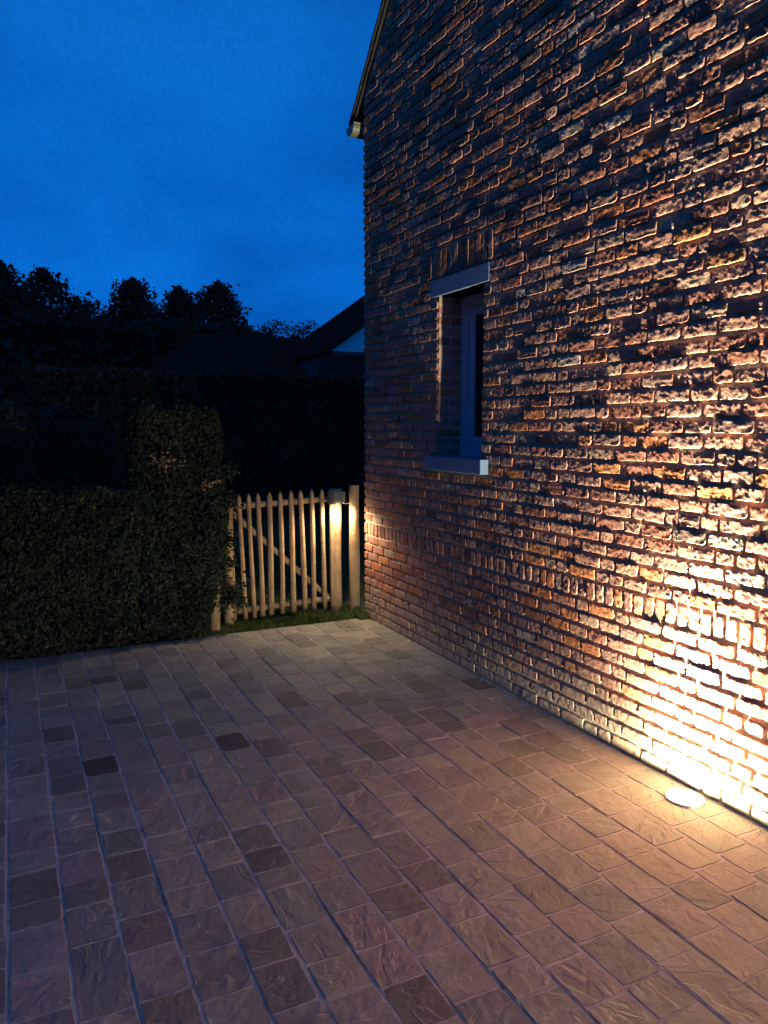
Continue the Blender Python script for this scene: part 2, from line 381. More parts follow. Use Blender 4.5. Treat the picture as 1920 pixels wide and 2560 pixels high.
# joints across the rows, taken where the stones really end
JP = []
def J(ox, oy, s, pts): JP.extend(g2w(ox+x*s, oy+y*s) for x, y in pts)
J(0, 1640, .28933, [(130,400),(180,640),(200,890),(210,1050),(210,1225),(230,1400),(440,620),(460,750),(540,875),(530,1040),(560,1200),(600,1335),(710,550),(780,740),(815,885),(860,1030),(910,1195),(960,1340),(910,430),(960,535),(1000,605),(1080,740),(1170,1030),(1240,1135),(1330,1315),(1110,220),(1120,300),(1240,470),(1290,595),(1340,710),(1480,945),(1500,1110),(1540,1190),(1380,290),(1450,395),(1520,460),(1560,550),(1600,700),(840,180),(610,190)])
J(480, 1540, .36166, [(50,825),(110,920),(140,1055),(60,1205),(280,610),(310,660),(400,755),(210,820),(480,855),(300,925),(420,530),(480,600),(400,1035),(570,970),(640,530),(710,630),(760,725),(750,880),(850,990),(480,1165),(820,1210),(690,1075),(980,1110),(890,590),(980,680),(870,780),(1060,1230),(860,1320),(1200,1370),(1000,1480),(1200,1125),(1220,870),(1370,990),(1350,1250),(1450,860),(1500,760),(1560,960),(1450,1070),(1490,1360),(1640,1060),(1060,530),(1400,515),(560,1440),(240,1185),(560,120),(650,165),(870,205),(1000,160),(760,235),(520,260),(1250,150),(1400,240),(1100,80),(1060,205)])
J(0, 2100, .28933, [(300,270),(320,530),(380,730),(680,110),(700,360),(870,530),(820,880),(1070,110),(1150,340),(1230,640),(1200,960),(1440,170),(1540,420),(1420,1340),(60,1330),(960,1500),(330,1130),(400,1500)])
J(480, 2100, .28933, [(60,360),(120,590),(240,920),(360,500),(580,790),(700,1060),(430,1290),(900,1440),(630,70),(750,240),(990,70),(1340,600),(1530,920),(200,1300),(1440,120),(340,210)])
J(960, 2100, .28933, [(230,210),(80,390),(420,430),(250,640),(720,690),(400,960),(640,200),(930,490),(870,100),(1200,340),(1250,790),(1050,1060),(930,1290),(1290,1340),(1530,610),(1530,1040),(1320,115),(1620,390),(60,870)])
J(1440, 2000, .28933, [(100,720),(400,1020),(200,1180),(600,1540),(820,1370),(330,590),(700,850),(1080,1160),(120,410),(300,300),(560,470),(830,740),(1240,920),(1530,1520),(1100,580),(1400,780),(930,205),(1480,290),(1340,430),(1570,620),(400,110),(630,40),(340,1700),(1560,1230)])
J(1000, 1600, .30139, [(110,700),(300,820),(180,965),(420,910),(460,760),(620,840),(560,600),(740,720),(560,1070),(300,1070),(70,1090),(540,1210),(250,1250),(820,1215),(880,835),(700,630),(1100,780),(910,650),(1150,665),(1240,880),(1060,960),(1020,1120),(1150,1360),(1280,1280),(1550,905),(1510,1010),(1430,1090),(860,980),(1100,1100),(760,1400),(460,1420),(500,1520),(130,1420),(1240,1510),(1500,1270)])
DK = []
def D(ox, oy, s, pts): DK.extend((*g2w(ox+x*s, oy+y*s), k) for x, y, k in pts)
D(0, 1640, .28933, [(840,960,1.0),(1110,250,.75),(540,1120,.5),(440,680,.6),(840,210,.5),(1000,570,.45),(600,230,.4),(520,960,.35),(1040,1250,.4),(800,810,.3),(1320,660,.35)])
D(480, 1540, .36166, [(250,870,.95),(690,580,.7),(500,910,.4),(1310,930,.6),(1080,570,.5),(1250,545,.35),(1480,700,.6),(1460,430,.5),(1230,160,.45),(1410,250,.5),(1150,840,.5),(50,540,.4),(1160,215,.3),(700,130,.3),(570,700,.3),(520,270,.3),(1040,1130,.3)])
D(0, 2100, .28933, [(300,400,.6),(320,620,.35),(1100,200,.55),(1250,780,.45),(1450,1500,.5),(650,430,.35),(50,1450,.5),(1070,60,.35)])
D(480, 2100, .28933, [(650,950,.4),(650,150,.4),(800,1300,.35)])
D(960, 2100, .28933, [(1350,450,.35),(820,50,.35),(200,110,.3),(200,1250,.3)])
D(1000, 1600, .30139, [(700,385,.6),(180,400,.5),(1000,710,.45),(1180,830,.45),(1370,930,.25),(960,880,.35),(210,590,.3),(400,700,.35),(700,380,.5),(330,460,.35)])

xe = [-0.075, 0.093, 0.248, 0.403, 0.570, 0.718, 0.878, 1.036, 1.201, 1.355, 1.510, 1.668, 1.834, 1.994, 2.149, 2.321, 2.490, 2.646]
while xe[0] > -2.9: xe.insert(0, xe[0]-0.16)
# jointing sand: nearly flush with the stones, washed out in places along the rows
bx_ = [-3.2]
for e_ in xe: bx_ += [e_-0.0060, e_-0.0022, e_+0.0022, e_+0.0060]
bx_ += [W+0.03]; bx_ = np.array(bx_); by_ = np.concatenate([np.arange(-1.6, EDGE-0.02, 0.03), [EDGE]])
BX, BY = np.meshgrid(bx_, by_)
BP = np.stack([BX.ravel(), BY.ravel()], -1); BZ = -0.0021 + 0.0003*vnoise(BP, 14, 78, 3)
kk = np.tile(np.arange(len(bx_)), len(by_)); mid = ((kk-1) % 4 == 1) | ((kk-1) % 4 == 2); mid &= (kk > 0) & (kk < len(bx_)-1)
BZ[mid] -= 0.010*np.clip(0.15+1.0*vnoise(BP[mid]*np.array([9.0, 1.0]), 6, 77, 3), 0, 1)
bi = np.arange(len(BP)).reshape(len(by_), len(bx_))
BF = np.stack([bi[:-1, :-1].ravel(), bi[:-1, 1:].ravel(), bi[1:, 1:].ravel(), bi[1:, :-1].ravel()], -1)
paving = obj('paving', mesh('joint_bed', np.column_stack([BP, BZ]), BF, M_sand), kind='structure')
stones = []
for i in range(len(xe)-1):
    a, b = xe[i], xe[i+1]
    js = sorted(y for x, y in JP if a+0.012 < x < b-0.012)
    keep = []
    for y in js:
        if not keep or y-keep[-1] > 0.105: keep.append(y)
    ys = [-1.5]; tgt = keep + [EDGE - rs.uniform(0.0, 0.015)]
    for t in tgt:
        while t - ys[-1] > 0.34: 
            d = rs.uniform(0.13, 0.25); ys.append(ys[-1]+d)
        if t - ys[-1] < 0.09:
            if len(ys) > 1 and ys[-1] not in keep: ys.pop()
            else: continue
        ys.append(t)
    for y0, y1 in zip(ys[:-1], ys[1:]): stones.append((a, b, y0, y1))
pool_s = {}
for nm, L in (('short', 0.125), ('medium', 0.165), ('long', 0.215), ('longer', 0.27)):
    pool_s[nm] = (L, [slab(0.152, L, 0.022, 9, 10, 100+len(pool_s)*20+k, edge=0.0042, relief=0.0007, chip=0.010, arris=0.0006) for k in range(8)])
pmesh = {}
info = []
for (a, b, y0, y1) in stones:
    C4 = [(a, y0, 0), (b, y0, 0), (b, y1, 0), (a, y1, 0)]
    dk = 0.0
    for x, y, k in DK:
        if a < x < b and y0 < y < y1: dk = max(dk, k)
    info.append((screen_area(np.array(C4, float)), a, b, y0, y1, dk))
order = sorted(range(len(info)), key=lambda i: -info[i][0])
best = set(order[:300])
SV = []; SF = []; SD = []; nb = 0
for i, (ar, a, b, y0, y1, dk) in enumerate(info):
    L = y1-y0; key = min(pool_s, key=lambda k: abs(pool_s[k][0]-(L-0.011))); k = rs.randint(8)
    L0, lst = pool_s[key]; flip = rs.rand() < 0.5
    gap = rs.uniform(0.006, 0.012); sx = (b-a-gap)/0.152; sy = (L-rs.uniform(0.004, 0.009))/L0
    loc = ((a+b)/2+rs.uniform(-.002, .002), (y0+y1)/2, rs.normal()*0.0004)
    rot = (rs.normal()*0.0015, rs.normal()*0.002, rs.normal()*0.008 + (math.pi if flip else 0))
    if i in best and ar > 0:
        if (key, k) not in pmesh: pmesh[key, k] = mesh('paving_stone', lst[k][0], lst[k][1], M_pave)
        o = obj('paving_stone', pmesh[key, k], paving, loc, rot, (sx, sy, 1))
        o['dark'] = float(dk)
    else:
        V = lst[k][0]*np.array([sx, sy, 1]); R = np.array(Euler(rot).to_matrix())
        SV.append(V @ R.T + np.array(loc)); SF.append(lst[k][1]+nb); nb += len(V); SD.append(np.full(len(V), dk))
me = mesh('paving_stones_beyond', np.vstack(SV), np.vstack(SF), M_pave)
at = me.attributes.new('dark', 'FLOAT', 'POINT'); at.data.foreach_set('value', np.concatenate(SD).astype(np.float32))
obj('paving_stones', me, paving, kind='stuff')

# ------------------------------------------------------------------ the brick house
house = thing('brick_house', 'old brick gable house lit from below, standing along the paved yard', 'house', (W, YC, 0))
HX, HY = W, YC
def hp(name, me, parent=None, **kw):     # part in world coordinates under the house
    p = parent or house
    loc = (-HX, -HY, 0) if p is house else (0, 0, 0)
    return obj(name, me, p, loc=loc, **kw)
TAN = 1.062
def roofz(y): return min(4.052 + (5.954-y)*TAN, 4.052 + (y+1.634)*TAN)
Y0W = -1.5
OY0, OY1, OZ0, OZ1 = 4.065, 4.611, 1.385, 2.470      # window opening
LI = (3.996, 4.709, 2.470, 2.583); SI = (3.977, 4.684, 1.300, 1.395); PA = (3.955, 4.76, 2.583, 2.782)
MX = W + 0.0125
def mw(y0, y1, z0, z1f, z1b=None):
    pass
mb = MB()
def prism(ya, yb, z0, za, zb, x0=MX, x1=W+0.20):
    V = [(x, y, z) for x in (x0, x1) for (y, z) in ((ya, z0), (yb, z0), (yb, zb), (ya, za))]
    mb.add(V, [(0, 1, 2, 3), (7, 6, 5, 4), (0, 4, 5, 1), (1, 5, 6, 2), (2, 6, 7, 3), (3, 7, 4, 0)])
ya = 2.16
prism(Y0W, ya, -0.05, roofz(Y0W), roofz(ya)); prism(ya, OY0-0.001, -0.05, roofz(ya), roofz(OY0))
prism(OY1+0.001, YC-0.01, -0.05, roofz(OY1), roofz(YC-.01))
mb.box(MX, W+0.20, OY0-0.001, OY1+0.001, -0.05, OZ0)
prism(OY0-0.001, OY1+0.001, OZ1, roofz(OY0), roofz(OY1))
# rear part of the house: return walls and a back so that the volume is closed
mb.box(W+0.20, W+8, YC-0.21, YC-0.01, -0.05, 3.95); mb.box(W+0.20, W+8, Y0W, Y0W+0.2, -0.05, 3.95); mb.box(W+7.8, W+8, Y0W+.2, YC-0.21, -0.05, 3.95)
wall = hp('wall', mb.mesh('wall', M_mortar))
wall_holder = wall

LENS = {'stretcher': (0.189, 0.056), 'header': (0.091, 0.056), 'closer': (0.140, 0.056), 'upright': (0.0535, 0.098), 'lintel_brick': (0.0535, 0.190)}
pool_b = {}; NV = 10
for t, (L, Z) in LENS.items():
    nx, nz = {'stretcher': (26, 8), 'header': (13, 8), 'closer': (20, 8), 'upright': (8, 13), 'lintel_brick': (8, 24)}[t]
    pool_b[t] = [slab(L, Z, 0.016, nx, nz, 500+len(pool_b)*40+k, edge=0.0062, relief=0.0010, chip=0.012, arris=0.0012, rough=0.00045) for k in range(NV)]
bricks = []      # type, y0, y1, z0, z1
def intervals(z0, z1, y0, y1):
    cuts = []
    for (a, b, c, d) in (( OY0, OY1, OZ0, OZ1), LI, SI, PA):
        ov = min(z1, d) - max(z0, c)
        if ov > 0.004: cuts.append((a, b, ov, c, d))
    segs = [(y0, y1, z0, z1)]
    for (a, b, ov, c, d) in cuts:
        out = []
        for (p, q, r0, r1) in segs:
            if q <= a or p >= b: out.append((p, q, r0, r1)); continue
            if p < a: out.append((p, a, r0, r1))
            if q > b: out.append((b, q, r0, r1))
            if ov < 0.040:     # thin course squeezed above or below the cut
                n0, n1 = (r0, c) if r0 < c else (d, r1)
                if n1-n0 > 0.022: out.append((max(p, a), min(q, b), n0, n1))
        segs = out
    return [s for s in segs if s[1]-s[0] > 0.03]
below = []
def lay(z0, z1, y0, y1):
    global below
    mine = []
    for (p, q, r0, r1) in intervals(z0, z1, y0, y1):
        zt = min(roofz(p+0.02), roofz(q-0.02))
        y = p; first = True; mode = rs.rand() < 0.5
        while y < q - 0.035:
            rem = q-y; u = rs.rand()
            if first: t = 'header' if mode else ('closer' if u < 0.3 else 'stretcher')
            else: t = 'stretcher' if u < 0.60 else ('header' if u < 0.84 else 'closer')
            first = False
            for _ in range(8):      # keep the upright joints off those of the course below
                if all(abs(y+LENS[t][0]+0.011-j) > 0.03 for j in below): break
                u = rs.rand(); t = 'stretcher' if u < 0.45 else ('header' if u < 0.72 else 'closer')
            L = LENS[t][0]*rs.uniform(0.94, 1.05) + 0.011
            if rem - L < 0.06: L = rem if rem < 0.235 else rem/2
            t = min(('stretcher', 'header', 'closer'), key=lambda k: abs(LENS[k][0]-(L-0.011)))
            yy = y+L
            ylim = 5.954 - (r1+0.012-4.052)/TAN
            if y < ylim-0.03 and yy > ylim and r1 < roofz(y)-0.01:
                tt = 'header' if ylim-y < 0.12 else t
                bricks.append((tt, y, ylim, r0, r1))
            elif r1 < min(roofz(y), roofz(yy)) - 0.01: bricks.append((t, y, yy, r0, r1))
            y = yy; mine.append(yy)
    below = mine
z = 0.0
for k in range(10): lay(z, z+0.0705, Y0W, YC); z += 0.0705
y = Y0W
while y < YC-0.03:
    d = 0.066; bricks.append(('upright', y, min(y+d, YC), 0.705, 0.812)); y += d
z = 0.812
while z < 8.2: lay(z, z+0.0682, Y0W, YC); z += 0.0682
y = PA[0]
n = 12; d = (PA[1]-PA[0])/n
for k in range(n): bricks.append(('lintel_brick', y+k*d, y+(k+1)*d, PA[2], PA[3]))
binfo = []
for bk in bricks:
    t, y0, y1, z0, z1 = bk
    binfo.append(screen_area(np.array([(W, y0, z0), (W, y1, z0), (W, y1, z1), (W, y0, z1)])))
order = sorted(range(len(bricks)), key=lambda i: -binfo[i]); best = set(order[:300])
bmeshes = {}
SV = []; SF = []; nb = 0
Mloc = np.array([[0, 0, -1], [1, 0, 0], [0, 1, 0]], float)     # (u,v,w) -> x=-w, y=u, z=v
P2 = np.array([[(b[1]+b[2])/2, (b[3]+b[4])/2] for b in bricks])
wave = 0.0022*vnoise(P2, 6.0, 11, 2)
for i, (t, y0, y1, z0, z1) in enumerate(bricks):
    k = rs.randint(NV); V, Fq = pool_b[t][k]; L0, Z0 = LENS[t]
    L = y1-y0; Z = z1-z0; smooth_zone = 0.55 if z1 < 0.8 else 1.0
    flat = t == 'upright'
    sy = (L - rs.uniform(0.006, 0.012))/L0; sz = (Z - rs.uniform(0.011, 0.0165))/Z0
    pr = rs.normal()*0.0016*smooth_zone + wave[i]*(1.5 if z0 > 1.3 else 1.0)
    if rs.rand() < 0.03*smooth_zone: pr -= 0.004
    if rs.rand() < 0.05*smooth_zone: pr += 0.003
    loc = (W - pr, (y0+y1)/2, (z0+z1)/2 + rs.normal()*0.0015)
    rot = (rs.normal()*0.010, rs.normal()*0.012*smooth_zone, rs.normal()*0.005*smooth_zone)
    if rs.rand() < 0.5: sy = -sy; 
    if i in best and binfo[i] > 0:
        if (t, k) not in bmeshes: bmeshes[t, k] = soft(mesh('brick', V @ Mloc.T, Fq[:, ::1], M_brick))
        obj('brick', bmeshes[t, k], wall, loc, rot, (1, abs(sy), sz))
    elif (y1 > 1.0 and z0 < 5.3):
        Q = (V @ Mloc.T)*np.array([1, sy, sz]); R = np.array(Euler(rot).to_matrix())
        SV.append(Q @ R.T + np.array(loc)); SF.append((Fq if sy > 0 else Fq[:, ::-1])+nb); nb += len(Q)
    else:
        e = 0.006; Q = np.array([(W-pr+dx, yy, zz) for dx in (0, .014) for yy, zz in ((y0+e, z0+e), (y1-e, z0+e), (y1-e, z1-e), (y0+e, z1-e))])
        # plain blocks where nothing is seen close; padded to quads
        SV.append(Q); SF.append(np.array([(3, 2, 1, 0), (0, 1, 5, 4), (1, 2, 6, 5), (2, 3, 7, 6), (3, 0, 4, 7)])+nb); nb += 8
hp('brickwork', soft(mesh('brickwork', np.vstack(SV), np.vstack(SF), M_brick)), wall, kind='stuff')

# reveal bricks of the window, seen on the far jamb
def reveal(yface, sgn):
    z = OZ0; k = 0
    while z < OZ1-0.02:
        z1 = min(z+0.0682, OZ1)
        cuts = (0.0, 0.195) if k % 2 == 0 else (0.0, 0.098, 0.195)
        for a, b in zip(cuts[:-1], cuts[1:]):
            t = 'stretcher' if b-a > 0.15 else 'header'
            V, Fq = pool_b[t][rs.randint(NV)]
            me = bmeshes.get((t, 'rev', k % 5)) or mesh('reveal_brick', V, Fq, M_brick); bmeshes[t, 'rev', k % 5] = me
            # u -> x, v -> z, w -> -sgn*y
            o = obj('reveal_brick', me, wall, (W+(a+b)/2+0.002, yface + sgn*0.002, (z+z1)/2), (math.pi/2, 0, 0 if sgn < 0 else math.pi), ((b-a-0.009)/LENS[t][0], (z1-z-0.011)/LENS[t][1], 0.5))
        z = z1; k += 1
reveal(OY1, -1); reveal(OY0, 1)

# window
win = obj('window', None, house, loc=(-HX, -HY, 0))
obj('sill', MB().box(W-0.058, W+0.20, SI[0], SI[1], SI[2]+0.002, SI[3], 0.004).mesh('sill', M_blue), win)
obj('lintel', MB().box(W-0.004, W+0.20, LI[0], LI[1], LI[2], LI[3]-0.003, 0.003).mesh('lintel', M_blue), win)
fx0, fx1 = W+0.185, W+0.25
f = MB()
f.box(fx0, fx1, OY1-0.085, OY1+0.01, OZ0+0.009, OZ1, 0.003); f.box(fx0, fx1, OY0-0.01, OY0+0.085, OZ0+0.009, OZ1, 0.003)
f.box(fx0+.002, fx1-.002, OY0+0.08, OY1-0.08, OZ0+0.009, OZ0+0.085, 0.003); f.box(fx0+.002, fx1-.002, OY0+0.08, OY1-0.08, OZ1-0.07, OZ1-0.001, 0.003)
obj('frame', f.mesh('frame', M_frame), win)
f = MB(); a, b, c, d = OY0+0.088, OY1-0.088, OZ0+0.088, OZ1-0.074; q = 0.055
f.box(fx0+.014, fx1-.004, a, a+q, c, d, 0.003); f.box(fx0+.014, fx1-.004, b-q, b, c, d, 0.003)
f.box(fx0+.016, fx1-.006, a+q-.002, b-q+.002, c, c+q, 0.003); f.box(fx0+.016, fx1-.006, a+q-.002, b-q+.002, d-q, d, 0.003)
obj('sash', f.mesh('sash', M_frame), win)
mg = bpy.data.materials.new('dark_pane'); ntg = NT(mg); hg = N(ntg); principled(ntg, hg, (0.012, 0.013, 0.016), 0.06, None, 0.5)
obj('pane', MB().box(fx0+.03, fx0+.036, a+q-.004, b-q+.004, c+q-.004, d-q+.004).mesh('pane', mg), win)

# roof, verge, gutter
rx0, rx1 = W-0.035, W+8.1
def roofslab(x0, x1, off, th, mat, name):
    y_e, y_r, y_f = 6.04, 2.16, -1.72
    ze = 4.052 + (5.954-y_e)*TAN; zr = 4.052 + (5.954-y_r)*TAN
    V = []
    for x in (x0, x1):
        for o_ in (off, off+th): V += [(x, y_e, ze+o_), (x, y_r, zr+o_), (x, y_f, ze+o_)]
    F = [(0, 1, 4, 3), (1, 2, 5, 4), (6, 9, 10, 7), (7, 10, 11, 8), (3, 4, 10, 9), (4, 5, 11, 10), (0, 6, 7, 1), (1, 7, 8, 2), (0, 3, 9, 6), (2, 8, 11, 5)]
    return mesh(name, V, F, mat)
roof = hp('roof', roofslab(rx0+0.02, rx1, 0.0, 0.05, M_tile, 'roof'))
vt = MB().box(-0.012, 0.16, -0.17, 0.17, -0.006, 0.020, 0.005).mesh('verge_tile', M_tile)
sl = math.atan(TAN)
for k in range(20):
    y = 6.04 - 0.12 - k*0.2
    for side in (0, 1):
        yy = y if side == 0 else 4.32 - y
        zz = roofz(y) + 0.062
        obj('verge_tile', vt, roof, (rx0+0.02, yy, zz), (-(sl-0.035) if side == 0 else (sl-0.035), 0, 0))
gut = MB(); n = 14; r = 0.078; gy0, gz0 = 5.955, 3.995
prof = [(r*math.cos(math.pi*k/n), -r*math.sin(math.pi*k/n)) for k in range(n+1)]
prof2 = [((r-.006)*math.cos(math.pi*k/n), -(r-.006)*math.sin(math.pi*k/n)) for k in range(n+1)]
xs_ = (W-0.055, W+8)
V = [(x, gy0+py, gz0+pz) for x in xs_ for (py, pz) in prof+prof2]
m_ = len(prof)*2; F = []
for k in range(n):
    F.append((k, k+1, m_+k+1, m_+k)); F.append((len(prof)+k, m_+len(prof)+k, m_+len(prof)+k+1, len(prof)+k+1))
F.append((0, m_, m_+len(prof), len(prof))); F.append((n, len(prof)+n, m_+len(prof)+n, m_+n))
F.append(tuple(range(n+1))[::-1]);                              # end cap
gut.add(V, F)
gut.tube([(W-0.058, gy0-r-.004, gz0+.004), (W+8, gy0-r-.004, gz0+.004)], 0.008, 8)
gut.tube([(W-0.058, gy0+r+.004, gz0+.004), (W+8, gy0+r+.004, gz0+.004)], 0.008, 8)
hp('gutter', gut.mesh('gutter', M_zinc, False))

# ------------------------------------------------------------------ uplights in the paving
M_lens = mat_emit('lit_lens', (1.0, 0.85, 0.60), 90.0)
UP = [(0, 3.4), (4, 3.3), (10, 2.6), (18, 1.75), (30, 0.88), (45, 0.50), (60, 0.25), (70, 0.12), (78, 0.10), (84, 0.14), (89, 0.13), (92, 0.0)]
def uplight(x, y, watts, label):
    t = thing('ground_uplight', label, 'ground light', (x, y, 0), 'uplights sunk in the paving along the wall')
    r = MB().lathe((0, 0, 0), [(0.070, 0.006), (0.073, 0.009), (0.082, 0.008), (0.085, 0.004), (0.085, -0.03)], 40)
    obj('rim', r.mesh('rim', M_steel, True), t)
    l = MB().lathe((0, 0, 0), [(0.0005, 0.0075), (0.04, 0.0073), (0.0705, 0.006)], 40)
    obj('lens', l.mesh('lens', M_lens, True), t)
    for k in range(4):
        q = k*math.pi/2+0.4
        obj('screw', MB().lathe((0.0775*math.cos(q), 0.0775*math.sin(q), 0.0), [(0.0004, 0.0115), (0.0035, 0.0112), (0.004, 0.009)], 8).mesh('screw', M_steel), t)
    lamp_light('uplight_beam', (x, y, 0.034), watts, WARM, UP, 'UP', 0.014)
uplight(2.556, 2.275, UPLIGHT_W, 'round ground light sunk in the paving at the brick wall, glaring white')
uplight(2.50, 0.30, UPLIGHT2_W, 'second ground light along the brick wall, beyond the right edge of view')

# ------------------------------------------------------------------ gate, posts, gate lamp
def pole(p0, p1, r0, r1, bend=0.006, n=9, tip=0.0, seed=0, seg=7):
    rr = np.random.RandomState(seed); P = []; R = []
    a, b = Vector(p0), Vector(p1)
    ph = rr.uniform(0, 6.28, 3)
    for i in range(seg+1):
        t = i/seg; p = a.lerp(b, t) + Vector((math.sin(t*3.1+ph[0])*bend, math.sin(t*4.2+ph[1])*bend*0.6, 0))
        P.append(p); R.append((r0+(r1-r0)*t)*(1+0.05*math.sin(t*9+ph[2])))
    if tip > 0:
        d = (b-a).normalized(); P.append(P[-1]+d*tip*0.55); R.append(R[-1]*0.62); P.append(P[-1]+d*tip*0.45); R.append(R[-1]*0.18)
    m = MB(); m.tube(P, R, n); return m
GY_ = 6.05
gate = thing('picket_gate', 'low wooden gate of round pointed pickets with a diagonal brace between two posts', 'gate', (1.54, GY_, 0))
tx = [1.576, 1.647, 1.725, 1.803, 1.891, 1.987, 2.077, 2.166, 2.262, 2.356, 2.440]
bx = [1.588, 1.676, 1.752, 1.82, 1.901, 1.995, 2.095, 2.192, 2.273, 2.37, 2.449]
tz = [1.050, 1.053, 1.056, 1.059, 1.062, 1.064, 1.067, 1.066, 1.070, 1.071, 1.035]
tr = [.016, .018, .018, .020, .023, .020, .022, .021, .020, .019, .020]
gloc = (-1.54, -GY_, 0)
for k in range(11):
    zb = [0.035, 0.035, 0.04, 0.045, 0.05, 0.05, 0.05, 0.045, 0.045, 0.045, 0.05][k]
    obj('picket', pole((bx[k], GY_-0.035, zb), (tx[k], GY_-0.035, tz[k]-0.035), tr[k]*1.06, tr[k]*0.94, 0.004, 10, 0.04, 40+k).mesh('picket', M_wood, True), gate, gloc)
obj('rail', pole((1.560, GY_+0.005, 0.955), (2.46, GY_+0.005, 0.985), 0.028, 0.024, 0.003, 10, 0, 3).mesh('rail', M_wood, True), gate, gloc)
obj('rail', pole((1.570, GY_+0.005, 0.10), (2.46, GY_+0.005, 0.125), 0.027, 0.025, 0.003, 10, 0, 4).mesh('rail', M_wood, True), gate, gloc)
obj('brace', pole((1.590, GY_+0.012, 0.905), (2.425, GY_+0.012, 0.14), 0.026, 0.022, 0.006, 10, 0, 5).mesh('brace', M_wood, True), gate, gloc)
hg_ = MB().box(1.50, 1.60, GY_-0.018, GY_-0.010, 0.90, 0.915).box(1.50, 1.60, GY_-0.018, GY_-0.010, 0.62, 0.632)
obj('hinge', hg_.mesh('hinge', M_lampblk), gate, gloc)
def post(x, y, zt, r, label, seed, lean=(0, 0), n=16):
    m = pole((x-lean[0], y-lean[1], -0.05), (x, y, zt), r*1.05, r*0.97, 0.003, n, 0.0, seed, 9)
    t = obj('gate_post', m.mesh('gate_post', M_post, False), label=label, category='post'); t['group'] = 'round wooden posts around the gate'
    return t
post(1.535, 5.99, 0.99, 0.036, 'thin round post carrying the left side of the picket gate, half behind the hedge', 61)
post(1.405, 5.86, 0.97, 0.038, 'leftmost wooden post, mostly hidden by hedge leaves', 62, (0.02, 0))
post(2.488, 6.03, 1.07, 0.045, 'round post right of the gate pickets, bright under the lamp fixed to it', 63)
post(2.608, 5.915, 1.105, 0.043, 'thick round post standing against the corner of the brick wall', 64)

lamp = thing('post_lamp', 'dark half round downlight fixed near the top of the post right of the gate, lit', 'lamp', (2.446, 5.93, 0.99))
hs = MB(); n = 16; R_, z0_, z1_ = 0.062, -0.035, 0.085
V = []; 
for z_, k_ in ((z0_, 1.0), (z1_-0.018, 1.0), (z1_, 0.80)):
    for i in range(n+1):
        q = math.pi + math.pi*i/n; V.append((R_*k_*math.cos(q), R_*k_*1.1*math.sin(q)+0.03, z_))
F = []
for j in range(2):
    for i in range(n): F.append((j*(n+1)+i, j*(n+1)+i+1, (j+1)*(n+1)+i+1, (j+1)*(n+1)+i))
F.append(tuple(2*(n+1)+i for i in range(n+1)))
F.append((0, n+1, 2*(n+1), 3*n+2, 2*n+1, n))
hs.add(V, F)
obj('housing', hs.mesh('housing', M_lampblk, False), lamp)
ln = MB(); V = [(R_*0.9*math.cos(math.pi+math.pi*i/n), R_*1.0*math.sin(math.pi+math.pi*i/n)+0.028, -0.030) for i in range(n+1)]
ln.add(V, [tuple(range(n+1))]); obj('lens', ln.mesh('lens', mat_emit('gate_lens', (1.0, 0.86, 0.62), 12.0)), lamp)
obj('bracket', MB().box(0.0, 0.10, 0.034, 0.042, -0.03, 0.06, 0.002).mesh('bracket', M_lampblk), lamp)
obj('cable', MB().tube([(0.055, 0.0, -0.03), (0.085, -0.01, -0.038), (0.12, -0.02, -0.03), (0.145, -0.03, 0.0)], 0.004, 6).mesh('cable', M_steel, True), lamp)
lamp_light('gate_beam', (2.450, 5.868, 0.945), GATELIGHT_W, (1.0, 0.88, 0.68), [(0, 0.6), (25, 0.8), (45, 1.0), (62, 0.8), (72, 0.40), (80, 0.10), (88, 0.03), (105, 0.012), (140, 0)], 'DOWN', 0.02)

